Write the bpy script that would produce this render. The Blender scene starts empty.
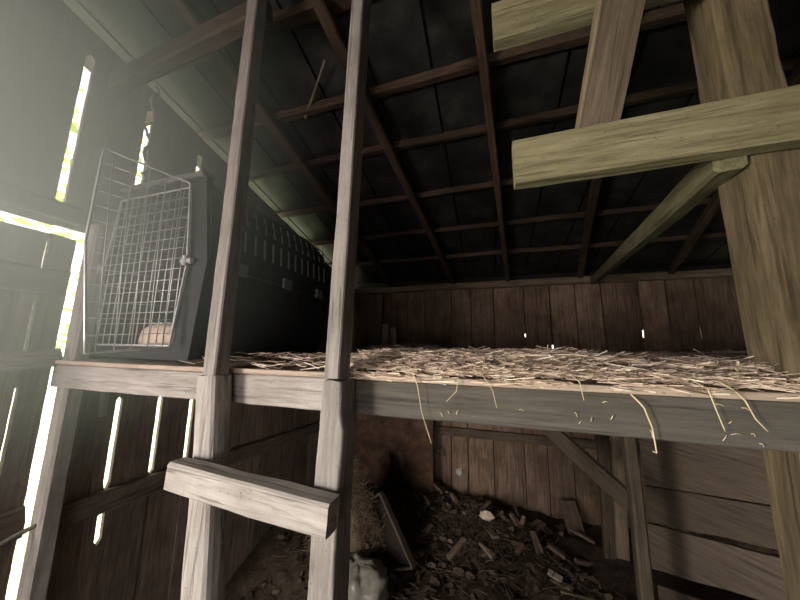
import bpy, math, random
from mathutils import Vector, Matrix, noise as mn
R = random.Random(7)
C = bpy.context.scene.collection
V = Vector

# ------------------------------------------------------------------ tagging
def tag(o, label=None, cat=None, group=None, kind=None):
    if label: o['label'] = label
    if cat: o['category'] = cat
    if group: o['group'] = group
    if kind: o['kind'] = kind
    return o

def thing(name, loc, label, cat, group=None):
    o = bpy.data.objects.new(name, None)
    o.empty_display_size = .05
    C.objects.link(o); o.location = loc
    return tag(o, label, cat, group)

def link(name, verts, faces, mat, M=None, parent=None, smooth=False):
    me = bpy.data.meshes.new(name)
    me.from_pydata([tuple(v) for v in verts], [], faces)
    me.update()
    if smooth:
        me.polygons.foreach_set('use_smooth', [True]*len(me.polygons))
    if mat: me.materials.append(mat)
    o = bpy.data.objects.new(name, me); C.objects.link(o)
    M = M or Matrix.Identity(4)
    if parent is not None:
        L = V((0, 0, 0)); p = parent
        if p.type == 'EMPTY': L = V(p.location)      # a sub-part sits in its part's own frame
        elif p.parent is not None: L = V((0, 0, 0))
        o.parent = parent
        o.matrix_basis = Matrix.Translation(-L) @ M
    else:
        o.matrix_basis = M
    return o

# ------------------------------------------------------------------ materials
def nt(name):
    m = bpy.data.materials.new(name); m.use_nodes = True
    t = m.node_tree; b = t.nodes['Principled BSDF']
    return m, t, b

def ramp(t, fac, stops):
    r = t.nodes.new('ShaderNodeValToRGB'); e = r.color_ramp.elements
    e[0].position, e[0].color = stops[0][0], (*stops[0][1], 1)
    e[1].position, e[1].color = stops[-1][0], (*stops[-1][1], 1)
    for p, c in stops[1:-1]:
        n = e.new(p); n.color = (*c, 1)
    t.links.new(fac, r.inputs[0]); return r.outputs[0]

def nz(t, vec, scale, detail=6, rough=.6, dist=0):
    n = t.nodes.new('ShaderNodeTexNoise')
    n.inputs['Scale'].default_value = scale; n.inputs['Detail'].default_value = detail
    n.inputs['Roughness'].default_value = rough; n.inputs['Distortion'].default_value = dist
    if vec: t.links.new(vec, n.inputs['Vector'])
    return n.outputs['Fac']

def mth(t, op, a, b):
    n = t.nodes.new('ShaderNodeMath'); n.operation = op
    for k, v in ((0, a), (1, b)):
        if isinstance(v, (int, float)): n.inputs[k].default_value = v
        else: t.links.new(v, n.inputs[k])
    return n.outputs[0]

def mixc(t, fac, a, b, mode='MIX'):
    n = t.nodes.new('ShaderNodeMix'); n.data_type = 'RGBA'; n.blend_type = mode
    for k, v in ((0, fac), (6, a), (7, b)):
        if isinstance(v, (int, float)): n.inputs[k].default_value = v
        elif isinstance(v, tuple): n.inputs[k].default_value = (*v, 1)
        else: t.links.new(v, n.inputs[k])
    return n.outputs[2]

def wood(name, dark, mid, light, axis='X', grain=26, rough=.85, island=False, stain=(.02, .015, .01), amt=.45, bump=.35):
    m, t, b = nt(name)
    tc = t.nodes.new('ShaderNodeTexCoord'); vec = tc.outputs['Object']
    if island:
        rnd = t.nodes.new('ShaderNodeNewGeometry').outputs['Random Per Island']
    else:
        rnd = t.nodes.new('ShaderNodeObjectInfo').outputs['Random']
    off = t.nodes.new('ShaderNodeVectorMath'); off.operation = 'MULTIPLY_ADD'
    cx = t.nodes.new('ShaderNodeCombineXYZ')
    for k in range(3): t.links.new(mth(t, 'MULTIPLY', rnd, 13.7+7*k), cx.inputs[k])
    t.links.new(vec, off.inputs[0]); off.inputs[1].default_value = (1, 1, 1); t.links.new(cx.outputs[0], off.inputs[2])
    mp = t.nodes.new('ShaderNodeMapping'); t.links.new(off.outputs[0], mp.inputs['Vector'])
    s = {'X': (.07, 1, 1), 'Y': (1, .07, 1), 'Z': (1, 1, .07)}[axis]
    mp.inputs['Scale'].default_value = s
    g1 = nz(t, mp.outputs[0], grain*2.2, 8, .65, .6)
    g2 = nz(t, mp.outputs[0], grain*7, 4, .6, .2)
    blot = nz(t, off.outputs[0], 5.5, 5, .6)
    f = mth(t, 'ADD', mth(t, 'MULTIPLY', g1, .65), mth(t, 'MULTIPLY', g2, .35))
    col = ramp(t, f, [(.34, dark), (.5, mid), (.66, light)])
    sf = ramp(t, blot, [(.42, (0, 0, 0)), (.68, (amt, amt, amt))])
    col = mixc(t, sf, col, stain)
    mp2 = t.nodes.new('ShaderNodeMapping'); t.links.new(off.outputs[0], mp2.inputs['Vector'])
    mp2.inputs['Scale'].default_value = {'X': (.03, 1, 1), 'Y': (1, .03, 1), 'Z': (1, 1, .03)}[axis]
    ck = nz(t, mp2.outputs[0], grain*3.2, 3, .55, .9)      # long drying cracks
    ckf = ramp(t, ck, [(.34, (.55, .55, .55)), (.41, (0, 0, 0))])
    col = mixc(t, ckf, col, tuple(c*.3 for c in stain))
    sp = nz(t, off.outputs[0], grain*5, 3, .7)             # dark specks and nail stains
    spf = ramp(t, sp, [(.62, (0, 0, 0)), (.72, (.6, .6, .6))])
    col = mixc(t, spf, col, tuple(c*.5 for c in stain))
    val = t.nodes.new('ShaderNodeHueSaturation')
    t.links.new(mth(t, 'ADD', mth(t, 'MULTIPLY', rnd, .5), .75), val.inputs['Value'])
    t.links.new(col, val.inputs['Color'])
    t.links.new(val.outputs[0], b.inputs['Base Color'])
    b.inputs['Roughness'].default_value = rough
    b.inputs['Specular IOR Level'].default_value = .25
    bp = t.nodes.new('ShaderNodeBump'); bp.inputs['Strength'].default_value = bump; bp.inputs['Distance'].default_value = .004
    t.links.new(f, bp.inputs['Height']); t.links.new(bp.outputs[0], b.inputs['Normal'])
    return m

def plain(name, stops, scale=20, rough=.8, metal=0, bump=0, island=False, spec=.3):
    m, t, b = nt(name)
    tc = t.nodes.new('ShaderNodeTexCoord')
    f = nz(t, tc.outputs['Object'], scale, 6, .65)
    if island:
        rnd = t.nodes.new('ShaderNodeNewGeometry').outputs['Random Per Island']
        f = mth(t, 'ADD', mth(t, 'MULTIPLY', f, .35), mth(t, 'MULTIPLY', rnd, .65))
    t.links.new(ramp(t, f, stops), b.inputs['Base Color'])
    b.inputs['Roughness'].default_value = rough; b.inputs['Metallic'].default_value = metal
    b.inputs['Specular IOR Level'].default_value = spec
    if bump:
        bp = t.nodes.new('ShaderNodeBump'); bp.inputs['Strength'].default_value = bump; bp.inputs['Distance'].default_value = .01
        t.links.new(f, bp.inputs['Height']); t.links.new(bp.outputs[0], b.inputs['Normal'])
    return m

GREY = wood('weathered_grey_wood', (.20, .178, .165), (.315, .285, .265), (.41, .372, .35), stain=(.15, .125, .11), amt=.5)
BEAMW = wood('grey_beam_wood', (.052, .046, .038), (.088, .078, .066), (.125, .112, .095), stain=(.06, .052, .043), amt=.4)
OLIVE = wood('pale_rough_sawn_wood', (.085, .072, .040), (.165, .146, .086), (.25, .222, .137), stain=(.075, .06, .032), amt=.4)
POSTW = wood('old_post_wood', (.038, .028, .016), (.092, .069, .041), (.16, .122, .074), stain=(.08, .06, .03), amt=.5)
BRACEW = wood('brown_brace_wood', (.10, .075, .053), (.175, .135, .098), (.25, .195, .143), stain=(.08, .055, .035), amt=.4)
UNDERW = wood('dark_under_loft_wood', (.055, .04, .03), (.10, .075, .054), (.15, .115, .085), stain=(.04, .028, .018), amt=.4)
WALLLIT = wood('lit_left_wall_boards', (.13, .098, .077), (.24, .185, .148), (.36, .285, .23), axis='Z', island=True, stain=(.08, .06, .047), amt=.5)  # left wall tone raised to imitate light from the right
RAILW = wood('wall_rail_wood', (.09, .07, .055), (.15, .118, .095), (.21, .17, .14), axis='Y', stain=(.05, .04, .03), amt=.5)
RAILG = wood('pale_gate_rail_wood', (.16, .14, .125), (.30, .27, .24), (.42, .38, .34), axis='Y', stain=(.1, .08, .07), amt=.5)
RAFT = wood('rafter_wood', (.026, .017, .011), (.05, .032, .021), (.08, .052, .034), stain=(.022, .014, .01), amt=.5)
WALLL = wood('left_wall_boards', (.10, .075, .059), (.185, .142, .114), (.28, .22, .175), axis='Z', island=True, stain=(.06, .046, .037), amt=.5)
WALLB = wood('back_wall_boards', (.10, .065, .045), (.20, .135, .095), (.30, .21, .15), axis='Z', island=True, stain=(.06, .035, .022), amt=.6)
PLANK = wood('partition_planks', (.07, .051, .04), (.112, .085, .067), (.15, .115, .09), axis='X', stain=(.13, .095, .07), amt=.4, island=True)
DECKW = wood('deck_board_wood', (.20, .15, .115), (.37, .29, .23), (.48, .385, .31), axis='X', stain=(.22, .16, .11), amt=.3, island=True)
SHELLW = wood('outer_shell_boards', (.05, .04, .03), (.08, .06, .05), (.11, .09, .07), axis='Z', island=True)
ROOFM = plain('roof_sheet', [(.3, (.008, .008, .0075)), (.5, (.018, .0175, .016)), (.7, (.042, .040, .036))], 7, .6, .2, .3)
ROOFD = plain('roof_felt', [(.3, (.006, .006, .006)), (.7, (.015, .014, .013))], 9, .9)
DIRT = plain('dirt_floor', [(.25, (.018, .012, .008)), (.5, (.05, .035, .024)), (.75, (.10, .072, .05))], 22, .95, 0, .9)
STRAW = plain('dry_straw', [(.15, (.10, .06, .04)), (.4, (.48, .35, .26)), (.85, (.88, .74, .60))], 30, .7, island=True)
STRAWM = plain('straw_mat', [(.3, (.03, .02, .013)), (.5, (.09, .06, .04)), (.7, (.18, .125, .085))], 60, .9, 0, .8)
STALK = plain('yellow_straw_stalk', [(.3, (.55, .45, .27)), (.7, (.75, .64, .42))], 40, .6)
HAY = plain('hay', [(.2, (.08, .056, .034)), (.5, (.17, .125, .08)), (.8, (.28, .21, .14))], 30, .8, island=True)
LITTER = plain('leaf_litter', [(.1, (.02, .014, .009)), (.5, (.065, .046, .032)), (.86, (.13, .095, .07)), (.97, (.34, .28, .23))], 30, .8, island=True)
SCRAPM = wood('scrap_wood', (.08, .055, .04), (.17, .12, .09), (.27, .2, .15), stain=(.05, .035, .025))
PALE = plain('pale_paper', [(.3, (.42, .36, .31)), (.7, (.60, .53, .47))], 25, .8)
BLACKP = plain('black_plastic', [(.3, (.020, .021, .022)), (.7, (.034, .035, .036))], 40, .5, 0, .1)
GREYP = plain('grey_plastic', [(.3, (.13, .135, .135)), (.7, (.19, .195, .195))], 30, .5)
SLOTLIT = plain('slot_light_tone', [(.3, (.11, .11, .11)), (.7, (.17, .17, .17))], 30, .4)  # pale tone imitates light coming through the vent slots
WIRE = plain('galvanised_wire', [(.3, (.52, .53, .53)), (.7, (.74, .75, .75))], 60, .45, .6)
CUSH = plain('tan_cushion_cloth', [(.3, (.55, .43, .32)), (.7, (.72, .60, .47))], 60, .95, 0, .3)
SACKM = plain('cloudy_plastic_sack', [(.3, (.14, .13, .11)), (.7, (.25, .235, .2))], 12, .35, 0, .3, spec=.6)
RUST = plain('dark_rusty_sheet', [(.3, (.03, .018, .012)), (.52, (.085, .048, .03)), (.75, (.17, .10, .065))], 9, .85, 0, .5)
TRAYM = plain('dark_tray_panel', [(.3, (.012, .008, .006)), (.7, (.03, .021, .015))], 14, .9)
CORD = plain('grey_cord', [(.3, (.22, .21, .19)), (.7, (.36, .34, .31))], 90, .9)
IRON = plain('dull_iron', [(.3, (.10, .09, .08)), (.7, (.22, .2, .18))], 30, .5, .6)
GRASS = plain('sunny_ground', [(.3, (.45, .50, .30)), (.7, (.66, .70, .5))], 3, .95)
m, t, b = nt('hedge_leaf')
geo = t.nodes.new('ShaderNodeNewGeometry')
lc = ramp(t, geo.outputs['Random Per Island'], [(.0, (.36, .50, .08)), (.5, (.62, .74, .2)), (1, (.82, .88, .45))])
t.links.new(lc, b.inputs['Base Color']); b.inputs['Roughness'].default_value = .6
tr = t.nodes.new('ShaderNodeBsdfTranslucent'); t.links.new(lc, tr.inputs['Color'])
ms = t.nodes.new('ShaderNodeMixShader'); ms.inputs[0].default_value = .55
t.links.new(b.outputs[0], ms.inputs[1]); t.links.new(tr.outputs[0], ms.inputs[2])
t.links.new(ms.outputs[0], t.nodes['Material Output'].inputs['Surface'])
LEAF = m

# ------------------------------------------------------------------ shape helpers
def frame(p0, p1, up=(0, 0, 1)):
    p0, p1 = V(p0), V(p1); x = (p1-p0).normalized(); up = V(up)
    y = up.cross(x)
    if y.length < 1e-4: y = V((0, 1, 0)).cross(x)
    y.normalize(); z = x.cross(y)
    M = Matrix((x, y, z)).transposed().to_4x4(); M.translation = p0
    return M, (p1-p0).length

def bar_geo(L, w, h, bev=.15, wob=.002, seg=None, seed=0, taper=(1, 1), rough=0):
    """a rough sawn bar along +X, centred on the axis; bevelled, slightly wavy"""
    seg = seg or max(4, int(L/.05))
    b = bev*min(w, h)
    prof = []
    for sx, sy in ((1, 1), (-1, 1), (-1, -1), (1, -1)):
        a = (sx*(w/2-b), sy*h/2); c = (sx*w/2, sy*(h/2-b))
        prof += [c, a] if sx*sy > 0 else [a, c]
    # extra mid points on the long sides so the faces can be uneven
    pp = []
    for i in range(len(prof)):
        q, r = prof[i], prof[(i+1) % len(prof)]
        pp.append(q)
        if (V(q)-V(r)).length > 2.2*b+.004: pp.append(((q[0]+r[0])/2, (q[1]+r[1])/2))
    n = len(pp); vs = []; fs = []
    for i in range(seg+1):
        u = i/seg; k = taper[0]+(taper[1]-taper[0])*u; x = L*u
        cy = wob*2*mn.noise(V((x*1.5+seed*9.1, 3.3, seed))); cz = wob*2*mn.noise(V((x*1.5, 7.7+seed*5.3, seed)))
        for j, (y, z) in enumerate(pp):
            d = 1+0*j
            e = wob*mn.noise(V((x*14+seed*3.1, y*40+seed, z*40))) + rough*mn.noise(V((x*34+seed*3.1, y*90, z*90+seed)))
            r = math.hypot(y, z) or 1
            vs.append((x + (e*.8 if i in (0, seg) else 0), y*k+cy+e*y/r, z*k+cz+e*z/r))
    for i in range(seg):
        for j in range(n):
            a = i*n+j; c = i*n+(j+1) % n
            fs.append((a, c, c+n, a+n))
    fs.append(tuple(range(n))[::-1]); fs.append(tuple(seg*n+j for j in range(n)))
    return vs, fs

def bar(name, p0, p1, w, h, mat, up=(0, 0, 1), parent=None, **k):
    M, L = frame(p0, p1, up)
    vs, fs = bar_geo(L, w, h, **k)
    return link(name, vs, fs, mat, M, parent)

class MB:
    def __init__(s): s.v = []; s.f = []
    def add(s, vs, fs, M=None):
        o = len(s.v)
        s.v += [tuple(M @ V(v)) if M else tuple(v) for v in vs]
        s.f += [tuple(i+o for i in f) for f in fs]
    def box(s, a, b):
        x0, y0, z0 = a; x1, y1, z1 = b
        s.add([(x0, y0, z0), (x1, y0, z0), (x1, y1, z0), (x0, y1, z0), (x0, y0, z1), (x1, y0, z1), (x1, y1, z1), (x0, y1, z1)],
              [(0, 3, 2, 1), (4, 5, 6, 7), (0, 1, 5, 4), (1, 2, 6, 5), (2, 3, 7, 6), (3, 0, 4, 7)])
    def bar(s, p0, p1, w, h, up=(0, 0, 1), **k):
        M, L = frame(p0, p1, up); s.add(*bar_geo(L, w, h, **k), M)
    def tube(s, pts, r, n=6, closed=False):
        pts = [V(p) for p in pts]; N = len(pts); o = len(s.v)
        prev = None
        for i, p in enumerate(pts):
            if closed: d = pts[(i+1) % N]-pts[i-1]
            else: d = pts[min(i+1, N-1)]-pts[max(i-1, 0)]
            d.normalize()
            a = prev-d*prev.dot(d) if prev is not None else d.orthogonal()
            if a.length < 1e-5: a = d.orthogonal()
            a.normalize(); prev = a; c = d.cross(a)
            rr = r[i] if isinstance(r, (list, tuple)) else r
            for j in range(n):
                q = p+(a*math.cos(2*math.pi*j/n)+c*math.sin(2*math.pi*j/n))*rr
                s.v.append(tuple(q))
        for i in range(N if closed else N-1):
            for j in range(n):
                i2 = (i+1) % N
                s.f.append((o+i*n+j, o+i*n+(j+1) % n, o+i2*n+(j+1) % n, o+i2*n+j))
        if not closed:
            s.f.append(tuple(o+j for j in range(n))[::-1]); s.f.append(tuple(o+(N-1)*n+j for j in range(n)))
    def build(s, name, mat, parent=None, M=None, smooth=False):
        return link(name, s.v, s.f, mat, M, parent, smooth)

def gapw(g, z):
    for z0, z1, w in g:
        if z0 <= z <= z1:
            e = min(z-z0, z1-z); return w*min(1, .6+e/.012)
    return .0012

def boards(mb, axis, pos, thick, edges, zlo, zhi, gaps, outward, seed=0, jag=.006):
    """vertical boards on a wall plane; edges = joint positions, gaps[k] = open stretches (z0, z1, width) of joint k"""
    for k in range(len(edges)-1):
        rr = random.Random(seed*100+k)
        a, b = edges[k], edges[k+1]
        za = (zlo(.5*(a+b)) if callable(zlo) else zlo)
        d = rr.uniform(0, .006)
        n = 120; vs = []; fs = []
        for i in range(n+1):
            zt0 = zhi(a) if callable(zhi) else zhi; zt1 = zhi(b) if callable(zhi) else zhi
            u = i/n
            zz = [za+(zt-za)*u for zt in (zt0, zt1)]
            l = a+gapw(gaps.get(k, []), zz[0])/2+.0012*mn.noise(V((zz[0]*16, a*5, seed)))
            r = b-gapw(gaps.get(k+1, []), zz[1])/2+.0012*mn.noise(V((zz[1]*16, b*5, seed)))
            o0 = pos+outward*d; o1 = pos+outward*(d+thick)
            for (p, q, z) in ((l, o0, zz[0]), (r, o0, zz[1]), (r, o1, zz[1]), (l, o1, zz[0])):
                z += jag*mn.noise(V((p*30, z*3, seed+k))) if i in (0, n) else 0
                vs.append((q, p, z) if axis == 'Y' else (p, q, z))
        for i in range(n):
            for j in range(4):
                c = i*4+j; e = i*4+(j+1) % 4
                fs.append((c, e, e+4, c+4))
        fs.append((3, 2, 1, 0)); fs.append(tuple(4*n+j for j in range(4)))
        mb.add(vs, fs)

# ================================================================== SETTING
XL, YB, YF, XR = -1.42, 2.85, -2.2, 2.35
def zraf(y): return 2.09+.25*(YB-y)           # underside of the rafters
def zsheet(y): return zraf(y)+.09             # underside of the roof sheets

def hfloor(x, y):
    back = max(0, min(1, (y-.9)/1.0)); back = back*back*(3-2*back)
    left = max(0, min(1, (-.3-x)/1.1))
    h = .17*back + .17*left*back
    h += (.05*mn.noise(V((x*2.3, y*2.3, .4)))+.03*mn.noise(V((x*6.1, y*6.1, 2.4)))+.012*mn.noise(V((x*17, y*17, 1.4))))*(.25+.9*back)
    h += .10*math.exp(-((x+.15)**2/.12+(y-2.45)**2/.10))
    return h
vs = []; fs = []; NX, NY = 120, 150
for j in range(NY+1):
    for i in range(NX+1):
        x = XL-.02+(XR-XL+.04)*i/NX; y = YF-.02+(YB-YF+.04)*j/NY
        vs.append((x, y, hfloor(x, y)))
for j in range(NY):
    for i in range(NX):
        a = j*(NX+1)+i; fs.append((a, a+1, a+NX+2, a+NX+1))
tag(link('floor', vs, fs, DIRT, smooth=True), 'dark uneven dirt floor', None, None, 'structure')

mb = MB(); mb.box((-14, -12, -.25), (XL-.05, 14, -.05)); mb.box((XL-.05, YB+.06, -.25), (12, 14, -.05))
tag(mb.build('ground', GRASS), 'pale sunny ground outside the boards', None, None, 'structure')
mb = MB(); mb.box((XL-.05, -12, -.25), (12, YB+.06, -.06))  # unseen ground added to keep light from below off the roof
tag(mb.build('ground.001', DIRT), 'unseen dark ground added behind the viewer to cut light from below', None, None, 'structure')

# left wall: upper boards, lower boards, with open slits
mb = MB()
e = [YF, -1.95, -1.7, -1.5, -1.28, -1.05, -.82, -.6, -.38, -.15, .1, .33, .552, .765, 1.005, 1.22, 1.45, 1.68, 1.9, 2.12, 2.35, 2.6, YB]
g = {11: [(2.05, 2.5, .004)], 12: [(1.985, 2.58, .025)], 13: [(2.0, 2.525, .027)], 14: [(1.99, 2.475, .026)]}
boards(mb, 'Y', XL, .015, e, 1.90, lambda y: zsheet(y)-.07, g, -1, 1)
tag(mb.build('wall_left', WALLL), 'upper boards of the left wall with bright slits', None, None, 'structure')
mb = MB()
e = [.64, .822, .978, 1.128, 1.30, 1.47, 1.62, 1.80, 1.96, 2.15, 2.33, 2.52, 2.7, YB]
g = {1: [(.955, 1.285, .022), (.76, .872, .022)], 2: [(.95, 1.27, .024), (.86, .873, .02)], 3: [(.95, 1.235, .021)]}
g.update({k: [(.1, 1.9, .003)] for k in ()})
boards(mb, 'Y', XL, .015, e, -.1, 1.91, g, -1, 2)
tag(mb.build('wall_left.001', WALLLIT), 'lower boards of the left wall beneath the loft', None, None, 'structure')
mb = MB()   # far part of the left wall beside the viewer, with the doorway
e = [YF, -1.98, -1.75, -1.55]
boards(mb, 'Y', XL, .015, e, -.1, 1.91, {}, -1, 3)
tag(mb.build('wall_left.002', WALLL), 'left wall boards by the doorway', None, None, 'structure')
mb = MB(); mb.bar((XL+.016, .66, .918), (XL+.016, 2.84, .79), .03, .075, seed=3, wob=.004)
tag(mb.build('trim_1', RAILW), 'horizontal rail on the left wall under the loft', None, None, 'structure')
mb = MB(); mb.bar((XL+.016, -.35, 1.945), (XL+.016, .60, 1.945), .03, .06, seed=4, wob=.003); mb.bar((XL+.016, .70, 1.94), (XL+.016, 2.84, 1.94), .03, .06, seed=5, wob=.003)
tag(mb.build('trim_2', RAILW), 'horizontal rail along the upper left wall', None, None, 'structure')

# back wall: upper and lower boards over strips added to block daylight
def xat(px):   # joints measured along the back wall
    return px
mb = MB()
ex = [XL-.06, -1.2, -.99, -.80, -.617, -.351, -.163, .044, .31, .529, .73, .929, 1.201, 1.385, 1.574, 1.869, 2.12, XR+.06]
gg = {k: [(1.3, 2.2, .009+.005*((k*7) % 3 == 0))] for k in range(1, 17)}
boards(mb, 'X', YB, .02, ex, 1.2, 2.12, gg, 1, 5)
boards(mb, 'X', YB, .02, [XL-.06, -.54, -.37, -.22, 0.0, .25, .43, .62, .85, 1.1, 1.35, 1.6, 1.85, 2.1, XR+.06], -.05, 1.21,
       {k: [(-.05, 1.2, .009)] for k in range(1, 14)}, 1, 6)
tag(mb.build('wall_back', WALLB), 'brown vertical boards of the back wall', None, None, 'structure')
mb = MB()
specks = {11: [(1.43, 1.455)], 12: [(1.425, 1.445), (1.60, 1.66)], 13: [(1.42, 1.45)], 14: [(1.425, 1.47), (1.60, 1.68)],
          15: [(1.42, 1.46)], 8: [(1.60, 1.63)], 9: [(1.50, 1.53)]}
for k in range(1, 17):
    cuts = sorted(specks.get(k, [])); z = 1.0
    for c0, c1 in cuts+[(2.2, None)]:
        mb.box((ex[k]-.03, YB+.030, z), (ex[k]+.03, YB+.045, c0))  # added strip stops the bright sky showing through the joint
        if c1: z = c1
mb.box((XL, YB+.032, -.1), (XR, YB+.05, 1.0))
tag(mb.build('wall_back.001', SHELLW), 'strips added behind the back wall joints to block daylight', None, None, 'structure')
mb = MB(); mb.bar((XL, YB-.03, 2.085), (XR, YB-.03, 2.098), .055, .062, seed=8, wob=.004)
tag(mb.build('trim_3', BRACEW), 'top plate along the back wall', None, None, 'structure')

mb = MB(); mb.box((XL-.05, YB+.022, 2.06), (XR, YB+.045, 2.2))  # added dark strip that blocks light at the eave
tag(mb.build('eave_blocker', ROOFD), 'black blocker strip added to keep daylight out above the top plate', None, None, 'structure')
# shell behind and beside the viewer (closes the building)
mb = MB()
fe = [XL+.25*i for i in range(16)]
boards(mb, 'X', YF, .02, fe[:2], -.1, lambda x: zsheet(YF), {}, -1, 9)
boards(mb, 'X', YF, .02, fe[1:9], -.1, .55, {}, -1, 13)  # opening added above these boards to let fill light in
boards(mb, 'X', YF, .02, fe[1:9], 1.45, lambda x: zsheet(YF), {}, -1, 14)
boards(mb, 'X', YF, .02, fe[8:], -.1, lambda x: zsheet(YF), {}, -1, 15)
tag(mb.build('wall_front', SHELLW), 'board wall behind the viewer', None, None, 'structure')
mb = MB(); boards(mb, 'Y', XR, .02, [YF+.25*i for i in range(21)], -.1, lambda y: zsheet(y)+.01, {}, 1, 10)
tag(mb.build('wall_right', SHELLW), 'board wall far right', None, None, 'structure')

# roof sheets running down the slope, with dark seams, and felt above
mb = MB(); k = 0
xs = [XL-.30, XL-.02, -1.19, -.93, -.69, -.44, -.19, .07, .33, .58, .84, 1.1, 1.36, 1.62, 1.88, 2.14, XR+.15]
for i in range(len(xs)-1):
    a, c = xs[i]+.006, xs[i+1]-.006; vs = []; fs = []; n = 40
    for j in range(n+1):
        y = YF-.1+(YB+.35-YF)*j/n
        for q, (x, dz) in enumerate(((a, 0), ((a+c)/2, .0), (c, 0), (c, .006), (a, .006))):
            vs.append((x, y, zsheet(y)+dz+.004*mn.noise(V((x*3, y*3, 1)))+(0 if q != 1 else .004)))
    for j in range(n):
        for q in range(5):
            d = j*5+q; h = j*5+(q+1) % 5; fs.append((d, d+5, h+5, h))
    mb.add(vs, fs)
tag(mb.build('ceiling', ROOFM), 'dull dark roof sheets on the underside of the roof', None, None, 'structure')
mb = MB()
y0, y1 = YF-.1, YB+.25
mb.add([(XL-.3, y0, zsheet(y0)+.02), (XR+.15, y0, zsheet(y0)+.02), (XR+.15, y1, zsheet(y1)+.02), (XL-.3, y1, zsheet(y1)+.02),
        (XL-.3, y0, zsheet(y0)+.03), (XR+.15, y0, zsheet(y0)+.03), (XR+.15, y1, zsheet(y1)+.03), (XL-.3, y1, zsheet(y1)+.03)],
       [(0, 3, 2, 1), (4, 5, 6, 7), (0, 1, 5, 4), (1, 2, 6, 5), (2, 3, 7, 6), (3, 0, 4, 7)])
tag(mb.build('ceiling.001', ROOFD), 'black felt above the roof sheets', None, None, 'structure')

# ================================================================== ROOF TIMBERS
# rafters: (x at y0, y0) -> (x at the plate)
def rafter(xa, ya, xb, w, label, seed):
    yb = YB-.03
    xa2 = xb+(xa-xb)*(yb-YF)/(yb-ya)
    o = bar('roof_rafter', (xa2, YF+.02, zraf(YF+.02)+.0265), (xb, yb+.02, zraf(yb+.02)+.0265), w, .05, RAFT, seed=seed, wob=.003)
    tag(o, label, 'rafter', 'roof rafters')
rafter(-.99, .734, -.957, .05, 'brown roof rafter above the pet crate', 11)
rafter(-.515, .669, -.318, .045, 'brown roof rafter passing behind the middle grey upright', 12)
rafter(-.005, .8, .183, .036, 'narrow brown roof rafter between middle upright and cut board ends', 13)
rafter(.40, .62, .775, .045, 'brown roof rafter ending beside the far end of the sloping tie', 14)
rafter(1.05, .9, 1.42, .045, 'roof rafter behind the thick right post', 15)
PUR = [(.73, .060, 'roof purlin nearest the viewer, resting on rafters'),
       (1.04, .045, 'roof purlin second from the viewer, behind the first'),
       (1.32, .045, 'roof purlin third from the viewer'),
       (1.68, .042, 'roof purlin fourth from the viewer'),
       (2.05, .042, 'roof purlin fifth from the viewer'),
       (2.42, .042, 'roof purlin last before the back wall plate')]
for i, (y, w, l) in enumerate(PUR):
    z = zraf(y)+.0535+.018
    o = bar('roof_purlin', (XL-.2, y, z), (XR-.02, y-.015, z+.004), w, .034, RAFT, up=(0, -.25, 1), seed=20+i, wob=.004)
    tag(o, l, 'purlin', 'roof purlins')
# big tie pole near the left wall, pale upper edge
o = bar('tie_beam', (-1.41, .625, 2.53), (-.66, .615, 2.585), .05, .07, RAFT, seed=31, wob=.006)
tag(o, 'long dark tie beam from the left wall to the thin left upright', 'beam')
o = bar('roof_stick', (-.83, 1.06, 2.60), (-.60, .86, 2.64), .010, .010, OLIVE, seed=33, wob=.002, taper=(1, .6))
tag(o, 'thin pale stick wedged across the roof behind the uprights', 'stick')

# hanging cord at upper left
mb = MB(); pts = []
for i in range(40):
    u = i/39; z = 2.56-.42*u
    pts.append((-1.30+.012*math.sin(u*9)+.02*u, .70+.012*math.sin(u*23), z+.01*math.sin(u*14)))
mb.tube(pts, .0045, 6)
mb.tube([(p[0]+.006*math.sin(i*1.3), p[1]+.006*math.cos(i*1.3), p[2]) for i, p in enumerate(pts)], .0035, 5)
tag(mb.build('hanging_cord', CORD, smooth=True), 'frayed grey cord hanging from the tie beam at left', 'cord')

# ================================================================== LOFT FRONT
o = bar('loft_beam', (-1.40, .626, 1.389), (-.306, .626, 1.389), .038, .073, GREY, seed=40, wob=.0015, bev=.08)
tag(o, 'grey front beam under the loft edge left of the split post', 'beam')
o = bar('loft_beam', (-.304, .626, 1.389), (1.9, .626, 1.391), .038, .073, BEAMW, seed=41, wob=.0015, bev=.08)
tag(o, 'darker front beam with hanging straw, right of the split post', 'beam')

root = thing('loft_platform', (0, .6, 1.427), 'pale board platform of the loft with straw lying on it', 'platform')
for i in range(12):
    mb = MB()
    y0 = .600+i*.187
    y1 = min(y0+.183, 2.83)
    mb.bar((-1.40, (y0+y1)/2, 1.4325), (1.9, (y0+y1)/2, 1.4325), y1-y0, .012, seed=50+i, wob=.001, bev=.12, seg=60)
    mb.build('deck_board', DECKW, root)
    if y1 >= 2.8: break
for x in (-1.0, -.45, .12, .66, 1.25):
    mb = MB(); mb.bar((x, .65, 1.39), (x, 2.82, 1.39), .035, .07, seed=int(x*10)+70)
    mb.build('joist', BRACEW, root)

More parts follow.
